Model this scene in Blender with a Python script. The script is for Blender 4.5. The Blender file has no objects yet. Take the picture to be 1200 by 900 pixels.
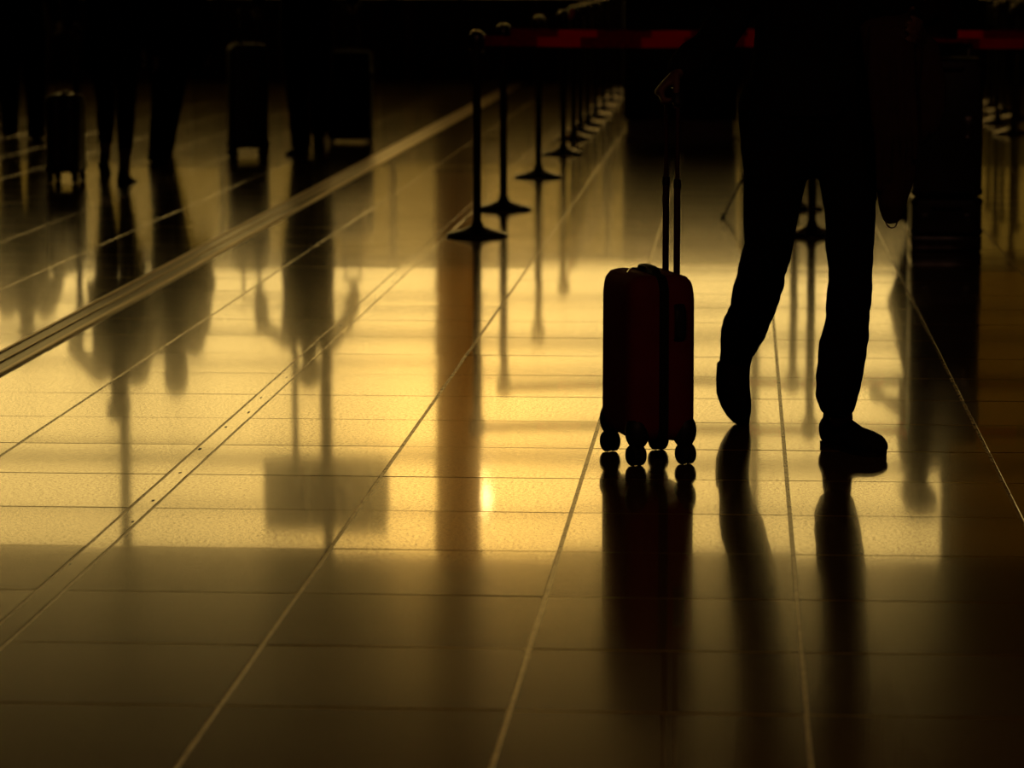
import bpy, bmesh, math, random
from mathutils import Vector, Matrix, noise
random.seed(7)
R = math.radians
scene = bpy.context.scene
col = scene.collection

# ------------------------------------------------------------------ camera
CAM_H = 1.4
F_PX = 3857.0
PITCH = math.atan(495 / 3857)
YAW = R(3.986)
cam_d = bpy.data.cameras.new('camera')
cam = bpy.data.objects.new('camera', cam_d); col.objects.link(cam)
cam.location = (0, 0, CAM_H)
cam.rotation_euler = (math.pi / 2 - PITCH, 0, YAW)
cam_d.sensor_width = 36.0
cam_d.lens = F_PX * 36.0 / 1200.0
cam_d.clip_end = 300
cam_d.dof.use_dof = True
cam_d.dof.focus_distance = 9.45
cam_d.dof.aperture_fstop = 4.5
scene.camera = cam

# ------------------------------------------------------------------ sky, sun, exposure
SUN_AZ, SUN_EL = R(-4.60), R(9.25)          # azimuth from +y (negative = towards -x)
SUN = Vector((math.sin(SUN_AZ) * math.cos(SUN_EL), math.cos(SUN_AZ) * math.cos(SUN_EL), math.sin(SUN_EL)))
world = bpy.data.worlds.new('sunset_sky'); scene.world = world
world.use_nodes = True
wn, wl = world.node_tree.nodes, world.node_tree.links
wn.clear()
w_out = wn.new('ShaderNodeOutputWorld'); w_bg = wn.new('ShaderNodeBackground')
w_tc = wn.new('ShaderNodeTexCoord'); w_sep = wn.new('ShaderNodeSeparateXYZ')
w_ramp = wn.new('ShaderNodeValToRGB')
wl.new(w_tc.outputs['Generated'], w_sep.inputs[0]); wl.new(w_sep.outputs['Z'], w_ramp.inputs[0])
cr = w_ramp.color_ramp
cr.elements[0].position = 0.0; cr.elements[0].color = (1.0, 0.675, 0.23, 1)
cr.elements[1].position = 1.0; cr.elements[1].color = (0.20, 0.13, 0.06, 1)
e = cr.elements.new(0.14); e.color = (1.0, 0.65, 0.18, 1)
e = cr.elements.new(0.35); e.color = (0.55, 0.31, 0.07, 1)
w_dot = wn.new('ShaderNodeVectorMath'); w_dot.operation = 'DOT_PRODUCT'
w_dot.inputs[1].default_value = SUN
w_nrm = wn.new('ShaderNodeVectorMath'); w_nrm.operation = 'NORMALIZE'
wl.new(w_tc.outputs['Generated'], w_nrm.inputs[0]); wl.new(w_nrm.outputs[0], w_dot.inputs[0])
w_pow = wn.new('ShaderNodeMath'); w_pow.operation = 'POWER'; w_pow.inputs[1].default_value = 900
w_clamp = wn.new('ShaderNodeMath'); w_clamp.operation = 'MAXIMUM'; w_clamp.inputs[1].default_value = 0
wl.new(w_dot.outputs['Value'], w_clamp.inputs[0]); wl.new(w_clamp.outputs[0], w_pow.inputs[0])
w_glow = wn.new('ShaderNodeMix'); w_glow.data_type = 'RGBA'; w_glow.blend_type = 'ADD'
wl.new(w_pow.outputs[0], w_glow.inputs[0])
wl.new(w_ramp.outputs[0], w_glow.inputs[6]); w_glow.inputs[7].default_value = (0.9, 0.42, 0.05, 1)
wl.new(w_glow.outputs[2], w_bg.inputs[0]); w_bg.inputs[1].default_value = 2.08
wl.new(w_bg.outputs[0], w_out.inputs[0])

sun_d = bpy.data.lights.new('sun', 'SUN'); sun_d.energy = 0.0009; sun_d.angle = R(0.53)
sun_d.color = (1.0, 0.62, 0.22)
sun = bpy.data.objects.new('sun', sun_d); col.objects.link(sun)
sun.rotation_euler = (-SUN).to_track_quat('-Z', 'Y').to_euler()
sun.location = (-4, 60, 12)

FILL_W = 48.0          # power of the added fill lamps, out of view
vs = scene.view_settings
vs.view_transform = 'Standard'; vs.look = 'None'; vs.exposure = 0.0; vs.gamma = 1.0
vs.use_curve_mapping = False

# ------------------------------------------------------------------ helpers
def ray(u, v):
    x, y, z = u - 600, 450 - v, F_PX
    fy = z * math.cos(PITCH) + y * math.sin(PITCH)
    uz = y * math.cos(PITCH) - z * math.sin(PITCH)
    c, s = math.cos(YAW), math.sin(YAW)
    return Vector((x * c - fy * s, x * s + fy * c, uz))
def fl(u, v):
    r = ray(u, v); r *= -CAM_H / r.z
    return Vector((r.x, r.y, 0))
def at(u, v, D):
    r = ray(u, v); r *= D / r.y
    return Vector((r.x, r.y, r.z + CAM_H))

def material(name, base, rough=0.5, spec=0.5, metal=0.0, noise_scale=0, noise_amt=0.0, bump=0.0, bump_scale=200, tint=None, coat=0, coat_rough=0.1):
    m = bpy.data.materials.new(name); m.use_nodes = True
    nt = m.node_tree; n, l = nt.nodes, nt.links
    p = n['Principled BSDF']
    p.inputs['Base Color'].default_value = (*base, 1)
    p.inputs['Roughness'].default_value = rough
    p.inputs['Metallic'].default_value = metal
    p.inputs['Specular IOR Level'].default_value = spec
    if tint: p.inputs['Specular Tint'].default_value = (*tint, 1)
    if coat:
        p.inputs['Coat Weight'].default_value = coat; p.inputs['Coat Roughness'].default_value = coat_rough
    tc = n.new('ShaderNodeTexCoord')
    if noise_scale:
        nz = n.new('ShaderNodeTexNoise'); nz.inputs['Scale'].default_value = noise_scale; nz.inputs['Detail'].default_value = 6
        l.new(tc.outputs['Object'], nz.inputs['Vector'])
        mx = n.new('ShaderNodeMix'); mx.data_type = 'RGBA'
        mx.inputs[6].default_value = (*[c * (1 - noise_amt) for c in base], 1)
        mx.inputs[7].default_value = (*[c * (1 + noise_amt) for c in base], 1)
        l.new(nz.outputs['Fac'], mx.inputs[0]); l.new(mx.outputs[2], p.inputs['Base Color'])
    if bump:
        nb = n.new('ShaderNodeTexNoise'); nb.inputs['Scale'].default_value = bump_scale; nb.inputs['Detail'].default_value = 4
        l.new(tc.outputs['Object'], nb.inputs['Vector'])
        bp = n.new('ShaderNodeBump'); bp.inputs['Strength'].default_value = bump; bp.inputs['Distance'].default_value = 0.002
        l.new(nb.outputs['Fac'], bp.inputs['Height']); l.new(bp.outputs[0], p.inputs['Normal'])
    return m

def tile_material():
    m = bpy.data.materials.new('polished_stone'); m.use_nodes = True
    n, l = m.node_tree.nodes, m.node_tree.links
    p = n['Principled BSDF']
    g = n.new('ShaderNodeNewGeometry')
    nz = n.new('ShaderNodeTexNoise'); nz.inputs['Scale'].default_value = 60; nz.inputs['Detail'].default_value = 8; nz.inputs['Roughness'].default_value = 0.7
    l.new(g.outputs['Position'], nz.inputs['Vector'])
    rp = n.new('ShaderNodeValToRGB')
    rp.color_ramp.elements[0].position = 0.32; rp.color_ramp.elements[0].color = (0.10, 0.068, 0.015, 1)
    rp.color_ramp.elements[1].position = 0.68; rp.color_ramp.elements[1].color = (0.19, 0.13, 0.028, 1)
    l.new(nz.outputs['Fac'], rp.inputs[0])
    oi = n.new('ShaderNodeObjectInfo')
    mr = n.new('ShaderNodeMapRange'); mr.inputs[3].default_value = 0.82; mr.inputs[4].default_value = 1.12
    l.new(oi.outputs['Random'], mr.inputs[0])
    mul = n.new('ShaderNodeVectorMath'); mul.operation = 'SCALE'
    l.new(rp.outputs[0], mul.inputs[0]); l.new(mr.outputs[0], mul.inputs['Scale'])
    l.new(mul.outputs[0], p.inputs['Base Color'])
    # speckled pits: rougher dull spots in the polish
    nv = n.new('ShaderNodeTexNoise'); nv.inputs['Scale'].default_value = 110; nv.inputs['Detail'].default_value = 8; nv.inputs['Roughness'].default_value = 0.75
    l.new(g.outputs['Position'], nv.inputs['Vector'])
    rr = n.new('ShaderNodeValToRGB')
    rr.color_ramp.elements[0].position = 0.36; rr.color_ramp.elements[0].color = (0, 0, 0, 1)
    rr.color_ramp.elements[1].position = 0.52; rr.color_ramp.elements[1].color = (1, 1, 1, 1)
    l.new(nv.outputs['Fac'], rr.inputs[0])
    cw = n.new('ShaderNodeMath'); cw.operation = 'MULTIPLY'; cw.inputs[1].default_value = 0.85
    l.new(rr.outputs[0], cw.inputs[0]); l.new(cw.outputs[0], p.inputs['Coat Weight'])
    p.inputs['Coat Roughness'].default_value = 0.042
    p.inputs['Coat IOR'].default_value = 1.5
    p.inputs['Roughness'].default_value = 0.15
    p.inputs['Specular IOR Level'].default_value = 0.36
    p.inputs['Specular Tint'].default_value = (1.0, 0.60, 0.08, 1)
    # faint waviness of the polished surface
    nb = n.new('ShaderNodeTexNoise'); nb.inputs['Scale'].default_value = 5; nb.inputs['Detail'].default_value = 2
    l.new(g.outputs['Position'], nb.inputs['Vector'])
    bp = n.new('ShaderNodeBump'); bp.inputs['Strength'].default_value = 0.04; bp.inputs['Distance'].default_value = 0.001
    l.new(nb.outputs['Fac'], bp.inputs['Height'])
    l.new(bp.outputs[0], p.inputs['Normal']); l.new(bp.outputs[0], p.inputs['Coat Normal'])
    return m

def glass_material(name, tint):
    m = bpy.data.materials.new(name); m.use_nodes = True
    n, l = m.node_tree.nodes, m.node_tree.links
    n.remove(n['Principled BSDF']); out = n['Material Output']
    t = n.new('ShaderNodeBsdfTransparent'); t.inputs[0].default_value = (*tint, 1)
    g = n.new('ShaderNodeBsdfGlossy'); g.inputs['Roughness'].default_value = 0.02
    tc = n.new('ShaderNodeTexCoord'); nz = n.new('ShaderNodeTexNoise'); nz.inputs['Scale'].default_value = 1.5
    l.new(tc.outputs['Object'], nz.inputs['Vector'])
    mr = n.new('ShaderNodeMapRange'); mr.inputs[3].default_value = 0.04; mr.inputs[4].default_value = 0.10
    l.new(nz.outputs['Fac'], mr.inputs[0])
    mx = n.new('ShaderNodeMixShader'); l.new(mr.outputs[0], mx.inputs[0])
    l.new(t.outputs[0], mx.inputs[1]); l.new(g.outputs[0], mx.inputs[2]); l.new(mx.outputs[0], out.inputs[0])
    return m

def belt_material():
    m = bpy.data.materials.new('red_webbing'); m.use_nodes = True
    n, l = m.node_tree.nodes, m.node_tree.links
    out = n['Material Output']; p = n['Principled BSDF']
    p.inputs['Roughness'].default_value = 0.8; p.inputs['Specular IOR Level'].default_value = 0.1
    tc = n.new('ShaderNodeTexCoord'); sp = n.new('ShaderNodeSeparateXYZ'); l.new(tc.outputs['Object'], sp.inputs[0])
    # printed dark blocks along the belt, broken up like small lettering
    fr = n.new('ShaderNodeMath'); fr.operation = 'FRACT'
    dv = n.new('ShaderNodeMath'); dv.operation = 'DIVIDE'; dv.inputs[1].default_value = 0.53
    l.new(sp.outputs['X'], dv.inputs[0]); l.new(dv.outputs[0], fr.inputs[0])
    lt = n.new('ShaderNodeMath'); lt.operation = 'LESS_THAN'; lt.inputs[1].default_value = 0.58; l.new(fr.outputs[0], lt.inputs[0])
    wz = n.new('ShaderNodeTexNoise'); wz.inputs['Scale'].default_value = 45; l.new(tc.outputs['Object'], wz.inputs['Vector'])
    wr = n.new('ShaderNodeMapRange'); wr.inputs[1].default_value = 0.35; wr.inputs[2].default_value = 0.6
    wr.inputs[3].default_value = 0.65; wr.inputs[4].default_value = 1.0; l.new(wz.outputs['Fac'], wr.inputs[0])
    ml = n.new('ShaderNodeMath'); ml.operation = 'MULTIPLY'; l.new(lt.outputs[0], ml.inputs[0]); l.new(wr.outputs[0], ml.inputs[1])
    mx = n.new('ShaderNodeMix'); mx.data_type = 'RGBA'; l.new(ml.outputs[0], mx.inputs[0])
    mx.inputs[6].default_value = (0.85, 0.010, 0.010, 1); mx.inputs[7].default_value = (0.30, 0.005, 0.006, 1)
    l.new(mx.outputs[2], p.inputs['Base Color'])
    tr = n.new('ShaderNodeBsdfTranslucent'); l.new(mx.outputs[2], tr.inputs[0])
    ms = n.new('ShaderNodeMixShader'); ms.inputs[0].default_value = 0.7
    l.new(p.outputs[0], ms.inputs[1]); l.new(tr.outputs[0], ms.inputs[2]); l.new(ms.outputs[0], out.inputs[0])
    return m

def blind_material():
    m = bpy.data.materials.new('amber_blind_fabric'); m.use_nodes = True
    n, l = m.node_tree.nodes, m.node_tree.links
    out = n['Material Output']; p = n['Principled BSDF']; p.inputs['Roughness'].default_value = 0.9
    tc = n.new('ShaderNodeTexCoord'); wv = n.new('ShaderNodeTexNoise'); wv.inputs['Scale'].default_value = 30; l.new(tc.outputs['Object'], wv.inputs['Vector'])
    mx = n.new('ShaderNodeMix'); mx.data_type = 'RGBA'; l.new(wv.outputs['Fac'], mx.inputs[0])
    mx.inputs[6].default_value = (0.50, 0.34, 0.13, 1); mx.inputs[7].default_value = (0.60, 0.42, 0.16, 1)
    l.new(mx.outputs[2], p.inputs['Base Color']); tr = n.new('ShaderNodeBsdfTranslucent'); l.new(mx.outputs[2], tr.inputs[0])
    ms = n.new('ShaderNodeMixShader'); ms.inputs[0].default_value = 0.85
    l.new(p.outputs[0], ms.inputs[1]); l.new(tr.outputs[0], ms.inputs[2]); l.new(ms.outputs[0], out.inputs[0])
    return m

M = {
    'blind': blind_material(),
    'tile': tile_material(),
    'grout': material('sandy_grout', (0.34, 0.21, 0.06), 0.25, 0.9, noise_scale=25, noise_amt=0.55),
    'resin': material('worn_joint_resin', (0.10, 0.07, 0.02), 0.28, 0.5, noise_scale=30, noise_amt=0.9, bump=0.5, bump_scale=60),
    'steel': material('brushed_steel_track', (0.42, 0.33, 0.18), 0.28, 0.5, 0.9, noise_scale=40, noise_amt=0.2),
    'wall': material('dark_wall_panel', (0.030, 0.018, 0.012), 0.7, 0.2, noise_scale=3, noise_amt=0.3),
    'wall_trim': material('brown_wall_trim', (0.060, 0.026, 0.016), 0.6, 0.2, noise_scale=5, noise_amt=0.3),
    'ceil': material('dark_ceiling', (0.035, 0.022, 0.012), 0.85, 0.1, noise_scale=2, noise_amt=0.2),
    'frame': material('bronze_window_frame', (0.09, 0.06, 0.03), 0.45, 0.4, 0.3, noise_scale=6, noise_amt=0.2),
    'glass': glass_material('clear_glass', (0.97, 0.97, 0.95)),
    'tint': glass_material('amber_tinted_glass', (0.17, 0.13, 0.05)),
    'smoke': glass_material('smoked_glass', (0.27, 0.245, 0.15)),
    'pillar': material('brown_stone_column', (0.10, 0.055, 0.022), 0.55, 0.3, noise_scale=8, noise_amt=0.3),
    'black_metal': material('black_powder_coat', (0.014, 0.011, 0.010), 0.25, 0.7, noise_scale=30, noise_amt=0.3),
    'chrome': material('chrome_trim', (0.55, 0.48, 0.36), 0.16, 0.5, 1.0, noise_scale=30, noise_amt=0.1),
    'belt': belt_material(),
    'red_shell': material('dark_red_polycarbonate', (0.15, 0.014, 0.016), 0.75, 0.08, noise_scale=14, noise_amt=0.25, bump=0.15, bump_scale=350),
    'black_shell': material('black_suitcase_shell', (0.010, 0.008, 0.008), 0.4, 0.35, noise_scale=14, noise_amt=0.3),
    'black_nylon': material('black_woven_nylon', (0.011, 0.009, 0.009), 0.85, 0.15, noise_scale=90, noise_amt=0.4, bump=0.4, bump_scale=500),
    'rubber': material('black_rubber', (0.010, 0.009, 0.009), 0.75, 0.2, noise_scale=50, noise_amt=0.3),
    'plastic': material('black_plastic', (0.010, 0.008, 0.008), 0.5, 0.3, noise_scale=30, noise_amt=0.3),
    'tube': material('dark_red_aluminium_tube', (0.06, 0.02, 0.018), 0.4, 0.4, 0.3, noise_scale=30, noise_amt=0.2),
    'skin': material('skin', (0.12, 0.06, 0.036), 0.55, 0.3, noise_scale=20, noise_amt=0.1),
    'eye': material('eye', (0.25, 0.22, 0.18), 0.2, 0.5, noise_scale=20, noise_amt=0.1),
    'hair': material('dark_hair', (0.012, 0.008, 0.006), 0.5, 0.3, noise_scale=60, noise_amt=0.5, bump=0.6, bump_scale=120),
    'cloth': material('black_wool', (0.008, 0.007, 0.007), 0.95, 0.08, noise_scale=60, noise_amt=0.3, bump=0.3, bump_scale=300),
    'cloth2': material('black_cotton', (0.007, 0.006, 0.008), 0.95, 0.06, noise_scale=80, noise_amt=0.3, bump=0.3, bump_scale=300),
    'coat_brown': material('dark_brown_cloth', (0.045, 0.022, 0.014), 0.9, 0.1, noise_scale=30, noise_amt=0.3, bump=0.3, bump_scale=200),
    'brown_jacket': material('brown_jacket_cloth', (0.06, 0.028, 0.016), 0.9, 0.1, noise_scale=30, noise_amt=0.3),
    'shoe': material('black_leather', (0.009, 0.007, 0.007), 0.7, 0.15, noise_scale=60, noise_amt=0.3),
    'counter': material('dark_counter_laminate', (0.016, 0.011, 0.009), 0.5, 0.25, noise_scale=6, noise_amt=0.3),
    'sign': material('dark_green_sign', (0.020, 0.026, 0.014), 0.5, 0.3, noise_scale=4, noise_amt=0.15),
    'lamp': material('fill_lamp_diffuser', (0.6, 0.5, 0.4), 0.5, 0.3, noise_scale=8, noise_amt=0.05),
    'sign_mark': material('pale_sign_mark', (0.40, 0.38, 0.25), 0.6, 0.3, noise_scale=8, noise_amt=0.1),
}

def link(name, me, mat, parent=None):
    o = bpy.data.objects.new(name, me); col.objects.link(o)
    if mat is not None and len(me.materials) == 0: me.materials.append(M[mat] if isinstance(mat, str) else mat)
    if parent is not None: o.parent = parent
    return o
def obj(name, bm, mat, parent=None, smooth=True):
    me = bpy.data.meshes.new(name); bmesh.ops.recalc_face_normals(bm, faces=bm.faces); bm.to_mesh(me); bm.free()
    if smooth:
        for p in me.polygons: p.use_smooth = True
        try: me.set_sharp_from_angle(angle=R(38))
        except Exception: pass
    return link(name, me, mat, parent)
def empty(name, loc, rz=0):
    o = bpy.data.objects.new(name, None); col.objects.link(o)
    o.location = loc; o.rotation_euler = (0, 0, rz); o.empty_display_size = 0.1
    return o
def tag(o, label, cat, group=None):
    o['label'] = label; o['category'] = cat
    if group: o['group'] = group
    return o
def struct(o, label=None, cat=None):
    o['kind'] = 'structure'
    if label: o['label'] = label
    if cat: o['category'] = cat
    return o
def copy_tree(o, parent=None):
    c = o.copy(); col.objects.link(c); c.parent = parent
    for ch in [k for k in col.objects if k.parent == o]: copy_tree(ch, c)
    return c

def box(bm, x0, x1, y0, y1, z0, z1, bev=0.0, seg=2):
    r = bmesh.ops.create_cube(bm, size=1.0)
    vs_ = r['verts']
    for v in vs_:
        v.co = Vector(((x0 + x1) / 2 + v.co.x * (x1 - x0), (y0 + y1) / 2 + v.co.y * (y1 - y0), (z0 + z1) / 2 + v.co.z * (z1 - z0)))
    if bev:
        es = list({ed for v in vs_ for ed in v.link_edges})
        bmesh.ops.bevel(bm, geom=es, offset=bev, segments=seg, profile=0.5, affect='EDGES')
def frame_of(t, ref):
    t = t.normalized(); s = ref - t * ref.dot(t)
    if s.length < 1e-4: s = t.orthogonal()
    s.normalize(); return s, t.cross(s)
def loft(bm, pts, radii, seg=14, ref=Vector((1, 0, 0)), cap='round', power=1.0):
    pts = [Vector(p) for p in pts]
    rad = [(r, r) if isinstance(r, (int, float)) else r for r in radii]
    n = len(pts); tang = []
    for i in range(n):
        a, b = pts[max(i - 1, 0)], pts[min(i + 1, n - 1)]
        tang.append((b - a).normalized())
    P, Q, T = list(pts), list(rad), list(tang)
    if cap == 'round':
        r0 = min(rad[0]); r1 = min(rad[-1])
        pre = [(pts[0] - tang[0] * r0 * k, (rad[0][0] * s, rad[0][1] * s), tang[0]) for k, s in ((0.92, 0.38), (0.6, 0.8))]
        post = [(pts[-1] + tang[-1] * r1 * k, (rad[-1][0] * s, rad[-1][1] * s), tang[-1]) for k, s in ((0.6, 0.8), (0.92, 0.38))]
        P = [p[0] for p in pre] + P + [p[0] for p in post]
        Q = [p[1] for p in pre] + Q + [p[1] for p in post]
        T = [p[2] for p in pre] + T + [p[2] for p in post]
    rings = []
    for p, (a, b), t in zip(P, Q, T):
        s, o = frame_of(t, ref); ring = []
        for k in range(seg):
            th = 2 * math.pi * k / seg
            c, d = math.cos(th), math.sin(th)
            if power != 1.0:
                c = math.copysign(abs(c) ** power, c); d = math.copysign(abs(d) ** power, d)
            ring.append(bm.verts.new(p + s * a * c + o * b * d))
        rings.append(ring)
    for r0_, r1_ in zip(rings, rings[1:]):
        for k in range(seg):
            bm.faces.new((r0_[k], r0_[(k + 1) % seg], r1_[(k + 1) % seg], r1_[k]))
    bm.faces.new(list(reversed(rings[0]))); bm.faces.new(rings[-1])
def lathe(bm, prof, seg=32, c=(0, 0)):
    rings = []
    for r, z in prof:
        rings.append([bm.verts.new((c[0] + r * math.cos(2 * math.pi * k / seg), c[1] + r * math.sin(2 * math.pi * k / seg), z)) for k in range(seg)])
    for a, b in zip(rings, rings[1:]):
        for k in range(seg): bm.faces.new((a[k], a[(k + 1) % seg], b[(k + 1) % seg], b[k]))
    bm.faces.new(list(reversed(rings[0]))); bm.faces.new(rings[-1])
def ball(bm, c, r, sub=2):
    r = (r, r, r) if isinstance(r, (int, float)) else r
    q = bmesh.ops.create_icosphere(bm, subdivisions=sub, radius=1.0)
    for v in q['verts']: v.co = Vector((c[0] + v.co.x * r[0], c[1] + v.co.y * r[1], c[2] + v.co.z * r[2]))
def solid(name, bm, mat, parent, voxel=0.01, smooth=4, wrinkle=0.0, wscale=(9, 9, 14)):
    """one continuous skin over overlapping volumes"""
    me = bpy.data.meshes.new(name); bmesh.ops.recalc_face_normals(bm, faces=bm.faces); bm.to_mesh(me); bm.free()
    o = bpy.data.objects.new(name, me); col.objects.link(o)
    md = o.modifiers.new('r', 'REMESH'); md.mode = 'VOXEL'; md.voxel_size = voxel
    if smooth:
        sm = o.modifiers.new('s', 'SMOOTH'); sm.iterations = smooth; sm.factor = 0.5
    dg = bpy.context.evaluated_depsgraph_get(); dg.update()
    new = bpy.data.meshes.new_from_object(o.evaluated_get(dg))
    o.modifiers.clear(); o.data = new; bpy.data.meshes.remove(me); new.name = name
    if wrinkle:
        nrm = [v.normal.copy() for v in new.vertices]
        for v, nn in zip(new.vertices, nrm):
            p = Vector((v.co.x * wscale[0], v.co.y * wscale[1], v.co.z * wscale[2]))
            v.co += nn * wrinkle * (noise.noise(p) + 0.5 * noise.noise(p * 2.3))
    for p in new.polygons: p.use_smooth = True
    new.materials.clear(); new.materials.append(M[mat])
    if parent is not None: o.parent = parent
    return o

# ------------------------------------------------------------------ room shell
HX0, HX1, HY0, HY1, HZ = -13.5, 8.0, -6.0, 38.6, 6.6
WIN_Z0, WIN_Z1 = 2.15, 5.68
LOW_Z0 = 0.98      # sill of the lower, tinted glass band
bm = bmesh.new(); box(bm, HX0 - 0.2, HX1 + 0.2, HY0 - 0.2, HY1 + 0.2, -0.25, -0.0009)
floor = struct(obj('floor', bm, 'grout', smooth=False), 'polished stone tiled terminal floor with pale grout lines', 'floor')
bm = bmesh.new(); box(bm, HX0, HX1, HY0, HY1, HZ, HZ + 0.2); struct(obj('ceiling', bm, 'ceil', smooth=False), 'dark ceiling of the terminal hall', 'ceiling')
bm = bmesh.new(); box(bm, HX0 - 0.2, HX0, HY0, HY1, 0, HZ); struct(obj('wall_left', bm, 'wall', smooth=False), 'dark side wall of the hall', 'wall')
bm = bmesh.new(); box(bm, HX1, HX1 + 0.2, HY0, HY1, 0, HZ); struct(obj('wall_right', bm, 'wall', smooth=False), 'dark side wall of the hall', 'wall')
bm = bmesh.new(); box(bm, HX0, HX1, HY0 - 0.2, HY0, 0, HZ); struct(obj('wall_back', bm, 'wall', smooth=False), 'dark wall at the near end of the hall', 'wall')
bm = bmesh.new()
box(bm, HX0, HX1, HY1, HY1 + 0.3, 0, LOW_Z0); box(bm, HX0, HX1, HY1, HY1 + 0.3, WIN_Z0 - 0.12, WIN_Z0); box(bm, HX0, HX1, HY1, HY1 + 0.3, WIN_Z1, HZ)
struct(obj('wall_front', bm, 'wall', smooth=False), 'dark wall below and above the tall sunlit windows', 'wall')
# window bays across the far wall
bays = [-13.5, -10.4, -7.36, -4.91, -3.31, 0.18, 2.43, 5.2, 8.0]
transoms = (2.62, 3.0, 3.42, 4.46, 5.12)
for i, (x0, x1) in enumerate(zip(bays, bays[1:])):
    bm = bmesh.new()
    box(bm, x0, x0 + 0.05, HY1 + 0.05, HY1 + 0.2, WIN_Z0, WIN_Z1); box(bm, x1 - 0.05, x1, HY1 + 0.05, HY1 + 0.2, WIN_Z0, WIN_Z1)
    box(bm, x0, x1, HY1 + 0.05, HY1 + 0.2, WIN_Z0, WIN_Z0 + 0.05); box(bm, x0, x1, HY1 + 0.05, HY1 + 0.2, WIN_Z1 - 0.05, WIN_Z1)
    w = struct(obj('window_%d' % (i + 1), bm, 'frame', smooth=False), 'tall window bay glowing with sunset light', 'window')
    for z in transoms:
        th = {4.46: 0.07, 3.0: 0.05}.get(z, 0.03)
        bm = bmesh.new(); box(bm, x0 + 0.05, x1 - 0.05, HY1 + 0.08, HY1 + 0.16, z - th, z + th); obj('transom', bm, 'frame', w, False)
    zs = [WIN_Z0 + 0.05] + list(transoms) + [WIN_Z1 - 0.05]
    for z0, z1 in zip(zs, zs[1:]):
        bm = bmesh.new(); box(bm, x0 + 0.05, x1 - 0.05, HY1 + 0.11, HY1 + 0.122, z0, z1)
        obj('pane', bm, 'tint' if x0 > 2.3 else 'glass', w, False)
    xm = (x0 + x1) / 2
    for a, b in ((x0, xm), (xm, x1)):
        bm = bmesh.new(); box(bm, a + 0.03, b - 0.03, HY1 + 0.11, HY1 + 0.122, LOW_Z0, WIN_Z0 - 0.12); obj('lower_pane', bm, 'smoke', w, False)
        bm = bmesh.new(); box(bm, a, a + 0.03, HY1 + 0.06, HY1 + 0.18, LOW_Z0, WIN_Z0 - 0.12); box(bm, b - 0.03, b, HY1 + 0.06, HY1 + 0.18, LOW_Z0, WIN_Z0 - 0.12); obj('lower_frame', bm, 'frame', w, False)
# pilasters on the far wall below the windows
for i, x in enumerate((-9.6, -8.2, -6.55, -5.35, -4.3, -3.9, -2.4)):
    bm = bmesh.new(); box(bm, x - 0.06, x + 0.06, HY1 - 0.05, HY1, 0, LOW_Z0 - 0.02, 0.006)
    struct(obj('trim_%d' % (i + 1), bm, 'wall_trim'), 'brown pilaster on the dark far wall', 'pilaster')

# floor tiles
ROW0, ROWP = 6.06, 0.5622
cols = [(-1.511, -0.978), (-0.978, -0.427), (-0.427, 0.131), (0.131, 0.715)]
x = 0.715
while x < HX1 - 0.3: cols.append((x, x + 0.556)); x += 0.556
x = -1.568
while x > HX0 + 0.3: cols.append((x - 0.536, x)); x -= 0.536
tile_mesh = {}
def tile_bm(bm, w, d, tx=0, ty=0, cx=0, cy=0):
    b = 0.0016; h = 0.012
    def v(x, y, z): return bm.verts.new((cx + x, cy + y, z + y * tx - x * ty))
    a, c = w / 2, d / 2
    bot = [v(-a, -c, -h), v(a, -c, -h), v(a, c, -h), v(-a, c, -h)]
    mid = [v(-a, -c, -b), v(a, -c, -b), v(a, c, -b), v(-a, c, -b)]
    top = [v(-a + b, -c + b, 0), v(a - b, -c + b, 0), v(a - b, c - b, 0), v(-a + b, c - b, 0)]
    for r0, r1 in ((bot, mid), (mid, top)):
        for k in range(4): bm.faces.new((r0[k], r0[(k + 1) % 4], r1[(k + 1) % 4], r1[k]))
    bm.faces.new(top)
def in_view(cx, cy):
    if cy < 5: return False
    p0, p1 = at(0, 400, cy).x, at(1200, 400, cy).x
    return p0 - 0.36 < cx < p1 + 0.36
spots = []
r0 = int((HY0 - ROW0) / ROWP); r1 = int((HY1 - ROW0) / ROWP)
for k in range(r0, r1):
    y0 = ROW0 + k * ROWP
    for (a, b) in cols:
        spots.append((y0, a, b, in_view((a + b) / 2, y0 + ROWP / 2) and y0 > 4.9))
single = sorted([s for s in spots if s[3]], key=lambda s: s[0])[:300]
rest = set(spots) - set(single)
rng = random.Random(3)
def tilt(): return max(-0.0016, min(0.0016, rng.gauss(0, 0.0009))), rng.gauss(0, 0.0010)
for (y0, a, b, _) in single:
    w = round(b - a - 0.008, 4); d = ROWP - 0.005
    if w not in tile_mesh:
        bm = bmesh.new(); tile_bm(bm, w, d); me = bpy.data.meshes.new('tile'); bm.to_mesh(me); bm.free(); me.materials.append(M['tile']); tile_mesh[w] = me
    o = bpy.data.objects.new('tile', tile_mesh[w]); col.objects.link(o); o.parent = floor
    tx, ty = tilt(); o.location = ((a + b) / 2, y0 + ROWP / 2, rng.uniform(-0.0002, 0.0002)); o.rotation_euler = (tx, ty, 0)
bm = bmesh.new()
for (y0, a, b, _) in sorted(rest):
    tx, ty = tilt(); tile_bm(bm, b - a - 0.008, ROWP - 0.005, tx, ty, (a + b) / 2, y0 + ROWP / 2)
tf = obj('tile_field', bm, 'tile', floor, False); tf['kind'] = 'stuff'
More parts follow.
